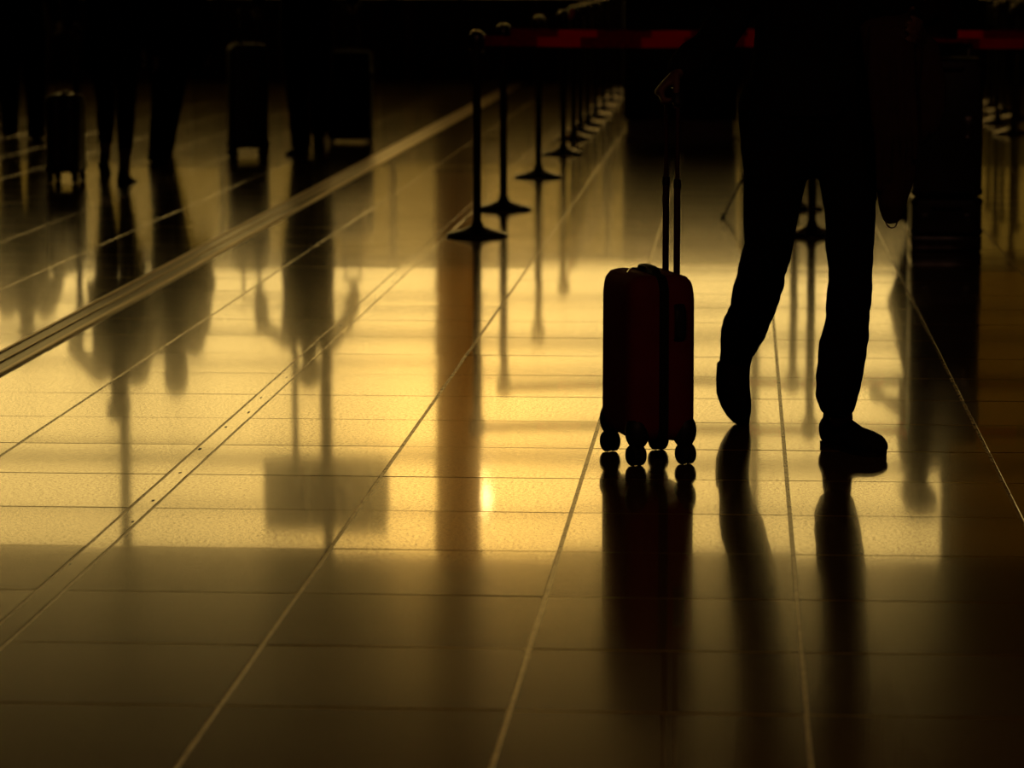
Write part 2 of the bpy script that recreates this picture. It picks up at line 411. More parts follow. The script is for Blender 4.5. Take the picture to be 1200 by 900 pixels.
# wide worn expansion joint between two tile columns
bm = bmesh.new(); n = 220
ya, yb = HY0 + 0.05, HY1 - 0.05
rows = []
for k in range(n + 1):
    y = ya + (yb - ya) * k / n
    rows.append([bm.verts.new((xx + rng.uniform(-0.001, 0.001), y, zz)) for xx, zz in ((-1.5665, -0.0009), (-1.565, 0.0), (-1.514, 0.0), (-1.5125, -0.0009))])
for ra, rb in zip(rows, rows[1:]):
    for k in range(3): bm.faces.new((ra[k], ra[k + 1], rb[k + 1], rb[k]))
obj('joint_strip', bm, 'tile', floor, False)
for k in range(26):        # chipped-out dark pieces of the joint
    y = 7.6 + 11 * (k / 26) + rng.uniform(-0.1, 0.1); bm = bmesh.new()
    ball(bm, (-1.54 + rng.uniform(-0.02, 0.02), y, 0), (rng.uniform(0.002, 0.006), rng.uniform(0.008, 0.03), 0.0010), 1); obj('joint_chip', bm, 'rubber', floor)
# metal track let into the floor
bm = bmesh.new(); box(bm, -2.668, -2.51, HY0 + 0.1, HY1 - 0.1, -0.001, 0.002)
tr = struct(obj('trim_8', bm, 'resin', smooth=False), 'metal floor track running the length of the hall', 'floor track')
for a, b in ((-2.668, -2.652), (-2.600, -2.588), (-2.535, -2.510)):
    bm = bmesh.new(); box(bm, a, b, HY0 + 0.1, HY1 - 0.1, 0.0015, 0.007, 0.002, 2); obj('rail', bm, 'steel', tr)

# added warm fill lamps, out of view, that redden the dark suitcase front
def added_fill_lamp(x, y, label):
    t = tag(empty('added_fill_lamp', (x, y, HZ)), label, 'lamp', 'added fill lamps')
    bm = bmesh.new(); lathe(bm, [(0.30, -0.10), (0.32, -0.10), (0.32, 0.0), (0.30, 0.0)], 32); obj('housing', bm, 'black_metal', t)
    bm = bmesh.new(); lathe(bm, [(0.29, -0.09), (0.29, -0.075)], 32); obj('diffuser', bm, 'lamp', t)
    d = bpy.data.lights.new('fill_light', 'AREA'); d.shape = 'DISK'; d.size = 0.56; d.energy = FILL_W; d.color = (1.0, 0.42, 0.24)
    o = bpy.data.objects.new('fill_light', d); col.objects.link(o); o.parent = t; o.location = (0, 0, -0.11)
added_fill_lamp(-2.2, -1.0, 'added round fill lamp over the near end of the hall, towards the floor track side')
added_fill_lamp(2.2, -1.0, 'added round fill lamp over the near end of the hall, towards the counter side')

# ------------------------------------------------------------------ blind and sign in front of the windows
t = tag(empty('hanging_blind', (-3.315, HY1 - 0.09, 0.99)), 'long narrow amber fabric blind hung over the tall windows', 'blind')
bm = bmesh.new(); n = 40; bot, topv = [], []
for k in range(n + 1):
    xx = -0.27 + 0.54 * k / n; yy = 0.006 * math.sin(k * 1.7)
    bot.append((bm.verts.new((xx, yy - 0.0006, 0.03)), bm.verts.new((xx, yy + 0.0006, 0.03)))); topv.append((bm.verts.new((xx, yy - 0.0006, 4.74)), bm.verts.new((xx, yy + 0.0006, 4.74))))
for k in range(n):
    bm.faces.new((bot[k][0], bot[k + 1][0], topv[k + 1][0], topv[k][0])); bm.faces.new((bot[k + 1][1], bot[k][1], topv[k][1], topv[k + 1][1]))
    bm.faces.new((bot[k][0], bot[k][1], bot[k + 1][1], bot[k + 1][0])); bm.faces.new((topv[k][0], topv[k + 1][0], topv[k + 1][1], topv[k][1]))
for k in (0, n): bm.faces.new((bot[k][0], topv[k][0], topv[k][1], bot[k][1]))
obj('fabric', bm, 'blind', t)
bm = bmesh.new(); box(bm, -0.28, 0.28, -0.03, 0.09, 4.73, 4.82, 0.008); obj('head_rail', bm, 'frame', t)
bm = bmesh.new(); box(bm, -0.275, 0.275, -0.012, 0.012, 0.0, 0.035, 0.005); obj('bottom_bar', bm, 'frame', t)

p = at(380, 130, 30.0)
t = tag(empty('sign_post', (p.x, p.y, 0)), 'tall directional sign on a dark post behind the soft suitcase', 'sign')
bm = bmesh.new(); lathe(bm, [(0.22, 0), (0.22, 0.02), (0.06, 0.05)], 32); obj('base', bm, 'black_metal', t)
bm = bmesh.new(); lathe(bm, [(0.055, 0.03), (0.055, 3.2)], 20); obj('post', bm, 'black_metal', t)
bm = bmesh.new(); lathe(bm, [(0.03, 0.9), (0.03, 3.2)], 14, (-0.29, 0.0)); box(bm, -0.3, 0, -0.02, 0.02, 0.9, 0.95); obj('side_post', bm, 'black_metal', t)
bm = bmesh.new(); box(bm, -0.58, 0.42, -0.09, 0.09, 3.12, 3.85, 0.012); pn = obj('sign_panel', bm, 'sign', t)
bm = bmesh.new(); box(bm, 0.425, 0.57, -0.08, 0.08, 3.12, 3.85, 0.012); obj('end_panel', bm, 'sign_mark', t)
def flat_poly(bm, pts, y0, y1):
    a = [bm.verts.new((x, y0, z)) for x, z in pts]; b = [bm.verts.new((x, y1, z)) for x, z in pts]
    bm.faces.new(a); bm.faces.new(list(reversed(b)))
    for k in range(len(pts)): bm.faces.new((a[k], a[(k + 1) % len(pts)], b[(k + 1) % len(pts)], b[k]))
bm = bmesh.new(); flat_poly(bm, [(-0.16, 3.22), (-0.02, 3.36), (-0.07, 3.39), (-0.135, 3.32), (-0.135, 3.75), (-0.185, 3.75), (-0.185, 3.32), (-0.25, 3.39), (-0.30, 3.36)], -0.098, -0.088)
obj('arrow_mark', bm, 'sign_mark', pn, False)
bm = bmesh.new(); flat_poly(bm, [(0.12, 3.25), (0.17, 3.25), (0.14, 3.36), (0.26, 3.44), (0.24, 3.49), (0.09, 3.39)], -0.098, -0.088); flat_poly(bm, [(0.09, 3.55), (0.14, 3.55), (0.14, 3.75), (0.09, 3.75)], -0.098, -0.088)
obj('bent_mark', bm, 'sign_mark', pn, False)

# ------------------------------------------------------------------ check-in counters
y0 = 27.2
xs = [at(728, 150, y0).x + k * 0.97 for k in range(4)]
where = ['dark check-in counter standing nearest the queue posts', 'dark check-in counter in the middle of its row', 'dark check-in counter at the far end of its row, beyond the strapped cases']
for k in range(3):
    t = tag(empty('check_in_counter', ((xs[k] + xs[k + 1]) / 2, y0 + 0.3, 0)), where[k], 'counter', 'check-in counters')
    bm = bmesh.new(); box(bm, -0.47, 0.47, -0.28, 0.3, 0.1, 1.08, 0.01); obj('body', bm, 'counter', t)
    bm = bmesh.new(); box(bm, -0.44, 0.44, -0.24, 0.26, 0.0, 0.11); obj('plinth', bm, 'black_metal', t, False)
    bm = bmesh.new(); box(bm, -0.482, 0.482, -0.33, 0.33, 1.08, 1.125, 0.008); obj('counter_top', bm, 'counter', t)
    for a in (-0.45, 0.01):
        bm = bmesh.new(); box(bm, a, a + 0.44, -0.292, -0.278, 0.14, 1.04, 0.004); obj('front_panel', bm, 'counter', t)

# ------------------------------------------------------------------ queue stanchions
def stanchion_parts(t):
    bm = bmesh.new(); lathe(bm, [(0.150, 0), (0.160, 0.004), (0.161, 0.012), (0.150, 0.019), (0.10, 0.032), (0.055, 0.045), (0.034, 0.054), (0.028, 0.068), (0.022, 0.082)], 40); obj('base', bm, 'black_metal', t)
    bm = bmesh.new(); lathe(bm, [(0.0215, 0.08), (0.0215, 0.96)], 20); obj('pole', bm, 'black_metal', t)
    bm = bmesh.new(); lathe(bm, [(0.030, 0.945), (0.037, 0.95), (0.037, 1.035), (0.030, 1.042)], 24)
    box(bm, -0.043, 0.043, -0.012, 0.012, 0.96, 1.03, 0.004); box(bm, -0.012, 0.012, -0.043, 0.043, 0.96, 1.03, 0.004); obj('belt_head', bm, 'black_metal', t)
    bm = bmesh.new(); lathe(bm, [(0.027, 1.041), (0.024, 1.049), (0.012, 1.053)], 24); obj('top_cap', bm, 'chrome', t)
proto = empty('queue_stanchion', (0, 0, 0)); stanchion_parts(proto); used = [False]
def stanchion(x, y, label, belt_to=None, group='queue stanchions'):
    o = proto if not used[0] else copy_tree(proto); used[0] = True
    o.location = (x, y, 0); tag(o, label, 'stanchion', group)
    if belt_to: belts.append((o, x, y, belt_to))
    return o
belts = []
def hang_belts():
    for o, x, y, belt_to in belts:
        dx, dy = belt_to[0] - x, belt_to[1] - y; L = math.hypot(dx, dy); bm = bmesh.new(); n = 24
        prev = None
        for k in range(n + 1):
            s = 0.043 + (L - 0.086) * k / n; sag = -0.012 * math.sin(math.pi * k / n)
            cur = [bm.verts.new((s, yy, zz + sag)) for yy, zz in ((-0.001, 0.975), (0.001, 0.975), (0.001, 1.027), (-0.001, 1.027))]
            if prev:
                for q in range(4): bm.faces.new((prev[q], prev[(q + 1) % 4], cur[(q + 1) % 4], cur[q]))
            else: bm.faces.new(cur)
            prev = cur
        bm.faces.new(list(reversed(prev)))
        b = obj('belt', bm, 'belt', o, False); b.rotation_euler = (0, 0, math.atan2(dy, dx)); b['label'] = 'red webbing belt with dark printed blocks'
S = lambda u, v: (fl(u, v).x, fl(u, v).y)
a1, a2, a3, a4, a5 = S(559, 277), S(590, 246), S(631, 208), S(660, 181), S(672, 163)
b1, b2 = S(951, 277), S(931, 246)
c1, c2 = (a1[0] + 3.42, 16.75), (a2[0] + 3.35, 18.9)
stanchion(*a1, 'black belt post leading the queue line, closest to the upright dark red suitcase', b1)
stanchion(*a2, 'black belt post, second in the queue line, with two golden glints on its cap', b2)
stanchion(*a3, 'black belt post, third in the queue line')
stanchion(*a4, 'black belt post, fourth in the queue line')
stanchion(*a5, 'black belt post, fifth in the queue line', a4)
stanchion(*b1, 'black belt post seen between the legs of the walking traveller', c1)
stanchion(*b2, 'black belt post just behind the one between the traveller\'s legs', c2)
stanchion(*c1, 'black belt post ending the front red belt beyond the strapped cases')
stanchion(*c2, 'black belt post ending the rear red belt beyond the strapped cases')
nth = ['sixth', 'seventh', 'eighth', 'ninth', 'tenth', 'eleventh']
for yy, q in zip((27.2, 28.5, 30.0, 31.8, 33.6, 35.4), nth):
    stanchion(-1.33, yy, 'distant black belt post with a glinting base, %s in the queue line' % q)
nth = ['first', 'second', 'third', 'fourth', 'fifth']
for (u, v), q in zip(((1187, 157), (1168, 144), (1193, 139), (1176, 131), (1160, 124)), nth):
    stanchion(*S(u, v), 'distant belt post beyond the dark cases, %s of its group going towards the windows' % q, group='distant posts beyond the cases')
hang_belts()

# tripod stand behind the traveller
p = fl(872, 255)
t = tag(empty('tripod_stand', (p.x, p.y, 0)), 'thin black tripod stand with splayed legs behind the traveller', 'stand')
bm = bmesh.new(); lathe(bm, [(0.008, 0.12), (0.008, 1.15)], 12); obj('pole', bm, 'black_metal', t)
bm = bmesh.new(); lathe(bm, [(0.018, 0.19), (0.02, 0.2), (0.02, 0.24), (0.012, 0.25)], 14); obj('collar', bm, 'black_metal', t)
for k in range(3):
    a = R(210 + 120 * k); bm = bmesh.new()
    loft(bm, [(0.015 * math.cos(a), 0.015 * math.sin(a), 0.215), (0.13 * math.cos(a), 0.13 * math.sin(a), 0.012)], [0.007, 0.007], 8); lg = obj('leg', bm, 'black_metal', t)
    bm = bmesh.new(); ball(bm, (0.133 * math.cos(a), 0.133 * math.sin(a), 0.012), 0.013, 2); obj('foot', bm, 'rubber', lg)
bm = bmesh.new(); box(bm, -0.05, 0.05, -0.008, 0.008, 1.1, 1.24, 0.003); obj('sign_clip', bm, 'black_metal', t)

# ------------------------------------------------------------------ suitcases
def rbox(bm, x0, x1, y0, y1, z0, z1, bev, seg=5): box(bm, x0, x1, y0, y1, z0, z1, bev, seg)
def wheel(bm_w, c, r, wdt, axis):
    ax = Vector(axis).normalized()
    loft(bm_w, [Vector(c) - ax * wdt / 2, Vector(c) - ax * wdt * 0.3, Vector(c) + ax * wdt * 0.3, Vector(c) + ax * wdt / 2], [r * 0.9, r, r, r * 0.9], 22, ref=Vector((0, 0, 1)), cap='flat')
def suitcase(name, pos, rz, w, t, h, label, shell, handle_z, grip_off=0.0, wheels=4, ribs=True, tube='black_metal', soft=False, zb=0.065):
    """w = wide face along local y, t = thickness along local x, h = body height; the pole side is +x"""
    o = tag(empty(name, (pos[0], pos[1], 0), rz), label, 'suitcase', None)
    z0, z1 = zb, zb + h; bv = min(0.045, t * 0.24) if not soft else 0.025
    gap = 0.012
    for s, nm in ((-1, 'front_shell'), (1, 'back_shell')):
        bm = bmesh.new()
        a, b = (-t / 2, -gap / 2) if s < 0 else (gap / 2, t / 2)
        rbox(bm, a, b, -w / 2, w / 2, z0, z1, 0.004, 1) if False else None
        # shell: rounded outline swept through the half thickness, softening to the outer face
        seg = 10; prof = []
        def outline(inset, taper=0.0):
            pts = []; r = bv * 1.15
            for cx, cy, a0 in ((w / 2 - r, z1 - r, 0), (-w / 2 + r, z1 - r, 90), (-w / 2 + r, z0 + r, 180), (w / 2 - r, z0 + r, 270)):
                for k in range(seg + 1):
                    th = R(a0 + 90 * k / seg)
                    yy, zz = cx + r * math.cos(th), cy + r * math.sin(th)
                    f = 1 - inset / (w / 2); g = 1 - inset / (h / 2)
                    zc = (z0 + z1) / 2
                    yy *= f * (1 - taper * max(0, (zz - z0) / h)); zz = zc + (zz - zc) * g
                    pts.append((yy, zz))
            return pts
        tp = 0.02
        half = t / 2 - gap / 2; rings = []
        for d, ins in ((0.0, 0.004), (0.02, 0.002), (half * 0.35, 0.0), (half - bv, 0.001), (half - bv * 0.5, bv * 0.13), (half - bv * 0.2, bv * 0.40), (half - 0.003, bv * 0.75), (half, bv * 1.2)):
            rings.append([bm.verts.new((s * (gap / 2 + d), yy, zz)) for yy, zz in outline(ins, tp)])
        for ra, rb in zip(rings, rings[1:]):
            n = len(ra)
            for k in range(n): bm.faces.new((ra[k], ra[(k + 1) % n], rb[(k + 1) % n], rb[k]))
        bm.faces.new(rings[0]); bm.faces.new(rings[-1])
        sh = obj(nm, bm, shell, o)
        if ribs:
            for k in range(5):
                yy = (-0.34 + 0.17 * k) * w; bm = bmesh.new()
                box(bm, s * t / 2 - 0.003 if s > 0 else -t / 2 - 0.004, s * t / 2 + 0.004 if s > 0 else -t / 2 + 0.003, yy - 0.012, yy + 0.012, z0 + bv * 1.6, z1 - bv * 1.6, 0.0025, 2); obj('rib', bm, shell, sh)
        elif soft and s < 0:
            bm = bmesh.new(); box(bm, -t / 2 - 0.03, -t / 2 + 0.005, -w * 0.38, w * 0.38, z0 + 0.05, z0 + h * 0.55, 0.012, 3); obj('pocket', bm, shell, sh)
    bm = bmesh.new()      # zipper band between the shells
    rbox(bm, -gap, gap, -w / 2 + 0.001, w / 2 - 0.001, z0 + 0.001, z1 - 0.001, 0.0, 1)
    bm.free(); bm = bmesh.new()
    rr = bv * 1.15; pts = []
    for cx, cy, a0 in ((w / 2 - rr, z1 - rr, 0), (-w / 2 + rr, z1 - rr, 90), (-w / 2 + rr, z0 + rr, 180), (w / 2 - rr, z0 + rr, 270)):
        for k in range(9):
            th = R(a0 + 90 * k / 8); yy = cx + rr * math.cos(th); zz = cy + rr * math.sin(th)
            pts.append((yy * (1 - 0.02 * max(0, (zz - z0) / h)), zz))
    A = [bm.verts.new((-0.013, y * 1.004, z)) for y, z in pts]; B = [bm.verts.new((0.013, y * 1.004, z)) for y, z in pts]
    for k in range(len(pts)): bm.faces.new((A[k], A[(k + 1) % len(pts)], B[(k + 1) % len(pts)], B[k]))
    bm.faces.new(A); bm.faces.new(list(reversed(B)))
    obj('zipper_band', bm, 'black_nylon', o)
    # carry handles on the top and on the narrow side
    bm = bmesh.new()
    loft(bm, [(0.002, -0.085, z1 - 0.004), (0.002, -0.07, z1 + 0.010), (0.002, -0.03, z1 + 0.014), (0.002, 0.03, z1 + 0.014), (0.002, 0.07, z1 + 0.010), (0.002, 0.085, z1 - 0.004)], [(0.013, 0.005)] * 6, 10, ref=Vector((1, 0, 0))); obj('top_handle', bm, 'chrome' if soft is None else 'plastic', o)
    bm = bmesh.new(); zc = z0 + h * 0.72; sx = t * 0.22
    loft(bm, [(sx, -w / 2 + 0.006, zc - 0.05), (sx, -w / 2 - 0.010, zc - 0.036), (sx, -w / 2 - 0.013, zc), (sx, -w / 2 - 0.010, zc + 0.036), (sx, -w / 2 + 0.006, zc + 0.05)], [(0.016, 0.005)] * 5, 10, ref=Vector((1, 0, 0))); obj('side_handle', bm, 'plastic', o)
    # corner guards and wheels
    if wheels == 4:
        for sx in (-1, 1):
            for sy in (-1, 1):
                cx, cy = sx * (t / 2 - 0.027), sy * (w / 2 - 0.030)
                bm = bmesh.new()
                ball(bm, (sx * (t / 2 - 0.031), sy * (w / 2 - 0.031), z0 + 0.03), (0.035, 0.035, 0.05), 3); g = obj('corner_guard', bm, 'plastic', o)
                bm = bmesh.new(); loft(bm, [(cx, cy, 0.03), (cx, cy, z0 + 0.01)], [(0.017, 0.012), (0.022, 0.022)], 12); obj('caster_fork', bm, 'plastic', g)
                bm = bmesh.new(); a = R(16)
                for q in (-1, 1): wheel(bm, (cx + q * 0.0105 * math.cos(a), cy + q * 0.0105 * math.sin(a), 0.0295), 0.0295, 0.018, (math.cos(a), math.sin(a), 0))
                obj('wheel', bm, 'rubber', o)
    else:
        for sy in (-1, 1):
            bm = bmesh.new(); wheel(bm, (t / 2 - 0.03, sy * (w / 2 - 0.02), 0.032), 0.032, 0.024, (0, 1, 0)); wh = obj('wheel', bm, 'rubber', o)
            bm = bmesh.new(); box(bm, t / 2 - 0.06, t / 2 + 0.002, sy * (w / 2 - 0.02) - 0.02, sy * (w / 2 - 0.02) + 0.02, 0.035, z0 + 0.05, 0.008); obj('wheel_housing', bm, 'plastic', wh)
            bm = bmesh.new(); box(bm, -t / 2 + 0.02, -t / 2 + 0.05, sy * w * 0.4 - 0.012, sy * w * 0.4 + 0.012, 0.0, z0 + 0.01, 0.004); obj('foot', bm, 'plastic', o)
    if handle_z:
        hx = t / 2 - 0.032; sep = 0.058 if w < 0.36 else 0.07
        zm = z1 + (handle_z - z1) * 0.52
        for sy in (-1, 1):
            bm = bmesh.new(); loft(bm, [(hx, sy * sep, z1 - 0.02), (hx, sy * sep, zm)], [(0.0095, 0.0095)] * 2, 14, cap='flat'); lo = obj('handle_tube', bm, tube, o)
            bm = bmesh.new(); loft(bm, [(hx, sy * sep, zm - 0.01), (hx, sy * sep, handle_z - 0.012)], [(0.0068, 0.0068)] * 2, 14, cap='flat'); obj('inner_tube', bm, tube, lo)
            bm = bmesh.new(); loft(bm, [(hx, sy * sep, zm - 0.02), (hx, sy * sep, zm + 0.004)], [0.0115, 0.0105], 14, cap='flat'); obj('collar', bm, 'plastic', lo)
        bm = bmesh.new()
        loft(bm, [(hx, -sep - 0.006, handle_z - 0.022), (hx, -sep + 0.004, handle_z - 0.004), (hx, -sep * 0.5, handle_z + 0.003), (hx, sep * 0.5, handle_z + 0.003), (hx, sep - 0.004, handle_z - 0.004), (hx, sep + 0.006, handle_z - 0.022)], [(0.016, 0.012)] * 6, 14); g = obj('grip', bm, 'plastic', o)
        bm = bmesh.new(); box(bm, hx - 0.007, hx + 0.007, -0.018, 0.018, handle_z + 0.010, handle_z + 0.018, 0.002); obj('release_button', bm, 'tube', g)
    return o
SC_ROT = R(17)      # local +x = pole side -> world right
main_case = suitcase('wheeled_suitcase', (-0.260, 9.27), SC_ROT, 0.345, 0.198, 0.468, 'upright dark red hard-shell carry-on with raised handle, held by the walking traveller', 'red_shell', 1.03, tube='tube', ribs=False)
bm = bmesh.new()
for k in range(9): box(bm, -0.075 + k * 0.004, -0.073 + k * 0.004, -0.05 + k * 0.012, -0.042 + k * 0.012, 0.532, 0.5355)
pz = obj('top_zip', bm, 'chrome', main_case, False)

suitcase('wheeled_suitcase', fl(78, 213), R(2), 0.34, 0.212, 0.50, 'slim black carry-on suitcase beside the pair in flared coats', 'black_shell', 1.0, ribs=False)
suitcase('wheeled_suitcase', fl(291, 184), R(-72), 0.285, 0.2, 0.75, 'tall black four-wheeled suitcase with gilt-lit top, beside the striding man', 'black_shell', 1.06, ribs=False)
suitcase('wheeled_suitcase', fl(411, 168), R(90), 0.335, 0.25, 0.68, 'soft black two-wheeled upright suitcase standing by the floor track', 'black_nylon', 1.08, wheels=2, ribs=False, soft=True, zb=0.032)

# hand cart with two strapped cases
p = fl(1109, 295); p.y += 0.2
t = tag(empty('hand_cart', (p.x, p.y, 0)), 'low black luggage cart carrying two dark cases', 'luggage cart')
bm = bmesh.new(); box(bm, -0.17, 0.17, -0.2, 0.22, 0.004, 0.075, 0.006); obj('platform', bm, 'black_metal', t)
for sx in (-1, 1):
    for sy in (-1, 1):
        bm = bmesh.new(); wheel(bm, (sx * 0.14, sy * 0.16, 0.028), 0.028, 0.022, (1, 0, 0)); obj('wheel', bm, 'rubber', t)
    bm = bmesh.new(); loft(bm, [(sx * 0.12, 0.235, 0.06), (sx * 0.12, 0.235, 0.98)], [0.011, 0.011], 12); obj('upright', bm, 'black_metal', t)
bm = bmesh.new(); loft(bm, [(-0.13, 0.235, 0.985), (0.13, 0.235, 0.985)], [0.014, 0.014], 12, ref=Vector((0, 0, 1))); obj('push_bar', bm, 'rubber', t)
def hard_case(z0, z1, w, label):
    c = tag(empty('hard_case', (p.x, p.y, z0)), label, 'case')
    h = z1 - z0
    bm = bmesh.new(); box(bm, -w / 2, w / 2, -0.19, 0.0, 0, h, 0.022, 4); obj('lid', bm, 'black_shell', c)
    bm = bmesh.new(); box(bm, -w / 2, w / 2, 0.004, 0.2, 0, h, 0.022, 4); obj('shell', bm, 'black_shell', c)
    for s in (-1, 1):
        bm = bmesh.new(); box(bm, s * w * 0.3 - 0.02, s * w * 0.3 + 0.02, -0.196, -0.188, h * 0.42, h * 0.58, 0.002); obj('latch', bm, 'black_metal', c)
        for z in (0.02, h - 0.02):
            bm = bmesh.new(); ball(bm, (s * (w / 2 - 0.018), -0.175, z), 0.024, 2); obj('corner_guard', bm, 'plastic', c)
    bm = bmesh.new(); loft(bm, [(-0.07, -0.188, h - 0.05), (-0.05, -0.215, h - 0.05), (0.05, -0.215, h - 0.05), (0.07, -0.188, h - 0.05)], [0.007] * 4, 10, ref=Vector((0, 0, 1))); obj('handle', bm, 'plastic', c)
hard_case(0.076, 0.262, 0.34, 'flat black case lying lowest on the luggage cart')
hard_case(0.272, 0.935, 0.335, 'tall black case standing on the flat case on the luggage cart')

# ------------------------------------------------------------------ people
def ik(a, b, l1, l2, pole):
    d = b - a; L = min(d.length, (l1 + l2) * 0.999); u = d.normalized()
    x = (l1 * l1 - l2 * l2 + L * L) / (2 * L); h = math.sqrt(max(0, l1 * l1 - x * x))
    q = pole - u * pole.dot(u); q.normalize()
    return a + u * x + q * h
def lerp(a, b, t): return a + (b - a) * t

def hand(bm, wrist, d, palm, side, curl, k=1.0):
    """d: hand direction, palm: palm normal (fingers curl towards it), side: towards the thumb"""
    d = d.normalized(); palm = (palm - d * palm.dot(d)).normalized(); side = (side - d * side.dot(d) - palm * side.dot(palm)).normalized()
    loft(bm, [wrist - d * 0.03 * k, wrist + d * 0.02 * k, wrist + d * 0.06 * k, wrist + d * 0.092 * k], [(0.026 * k, 0.019 * k), (0.034 * k, 0.018 * k), (0.042 * k, 0.016 * k), (0.040 * k, 0.012 * k)], 14, ref=side)
    for i, (off, ln) in enumerate(((0.031, 0.075), (0.0105, 0.085), (-0.0105, 0.078), (-0.031, 0.060))):
        p = wrist + d * 0.085 * k + side * off * k; ang = 0; pts = [p]
        for part, c in zip((0.45, 0.32, 0.23), curl):
            ang += c; dd = d * math.cos(R(ang)) + palm * math.sin(R(ang)); p = p + dd * ln * part * k; pts.append(p)
        loft(bm, pts, [0.0095 * k, 0.009 * k, 0.0082 * k, 0.007 * k], 8, ref=side)
    p = wrist + d * 0.025 * k + side * 0.028 * k; pts = [p]
    for ln, c in ((0.04, 35), (0.032, 20), (0.026, 10)):
        dd = (d * math.cos(R(c)) + side * math.sin(R(c)) + palm * (0.35 + curl[0] / 120.0)).normalized(); p = p + dd * ln * k; pts.append(p)
    loft(bm, pts, [0.013 * k, 0.011 * k, 0.010 * k, 0.008 * k], 8, ref=palm)

def shoe(parent, ank, fwd, up, length, kind):
    """shoe mesh: ankle joint position, foot direction, sole-up direction"""
    fwd = fwd.normalized(); up = (up - fwd * up.dot(fwd)).normalized(); side = fwd.cross(up)
    o = ank - up * 0.085; k = length / 0.28
    def P(y, z, x=0): return o + fwd * y * k + up * z + side * x * k
    st = [(-0.075, 0.040, 0.028, 0.048), (-0.055, 0.046, 0.034, 0.060), (-0.02, 0.045, 0.034, 0.062), (0.03, 0.044, 0.036, 0.052), (0.08, 0.036, 0.042, 0.042), (0.13, 0.030, 0.047, 0.032), (0.17, 0.027, 0.044, 0.026), (0.195, 0.022, 0.032, 0.020)]
    if kind == 'boot': st = st[:5] + [(0.13, 0.034, 0.048, 0.038), (0.17, 0.031, 0.046, 0.034), (0.195, 0.027, 0.036, 0.028)]
    bm = bmesh.new()
    loft(bm, [P(y, 0.008 + zr if False else zc) for y, zc, a, zr in st], [(a * k, zr * 0.9) for y, zc, a, zr in st], 18, ref=side, power=0.85)
    loft(bm, [P(-0.03, 0.05), P(-0.03, 0.125 if kind == 'boot' else 0.10)], [(0.040 * k, 0.048 * k), (0.036 * k, 0.044 * k)], 16, ref=side)
    # trim below the sole plane
    geom = bm.verts[:] + bm.edges[:] + bm.faces[:]
    r = bmesh.ops.bisect_plane(bm, geom=geom, plane_co=o + up * 0.006, plane_no=-up, clear_outer=True)
    bmesh.ops.holes_fill(bm, edges=[e_ for e_ in bm.edges if e_.is_boundary], sides=0)
    s = solid('shoe', bm, 'shoe', parent, 0.008, 3)
    bm = bmesh.new(); heel = 0.05 if kind == 'heel' else 0.0
    pts = []
    for y, a in ((-0.085, 0.018), (-0.075, 0.028), (-0.05, 0.035), (0.0, 0.034), (0.06, 0.040), (0.12, 0.048), (0.165, 0.046), (0.195, 0.034), (0.208, 0.018)): pts.append((y, a))
    loop = [(y, a) for y, a in pts] + [(y, -a) for y, a in reversed(pts)]
    top = [bm.verts.new(P(y, 0.013, x)) for y, x in loop]; bot = [bm.verts.new(P(y, 0.0, x * 0.97)) for y, x in loop]
    n = len(loop); bm.faces.new(top); bm.faces.new(list(reversed(bot)))
    for q in range(n): bm.faces.new((top[q], top[(q + 1) % n], bot[(q + 1) % n], bot[q]))
    obj('sole', bm, 'rubber', s)
    return s

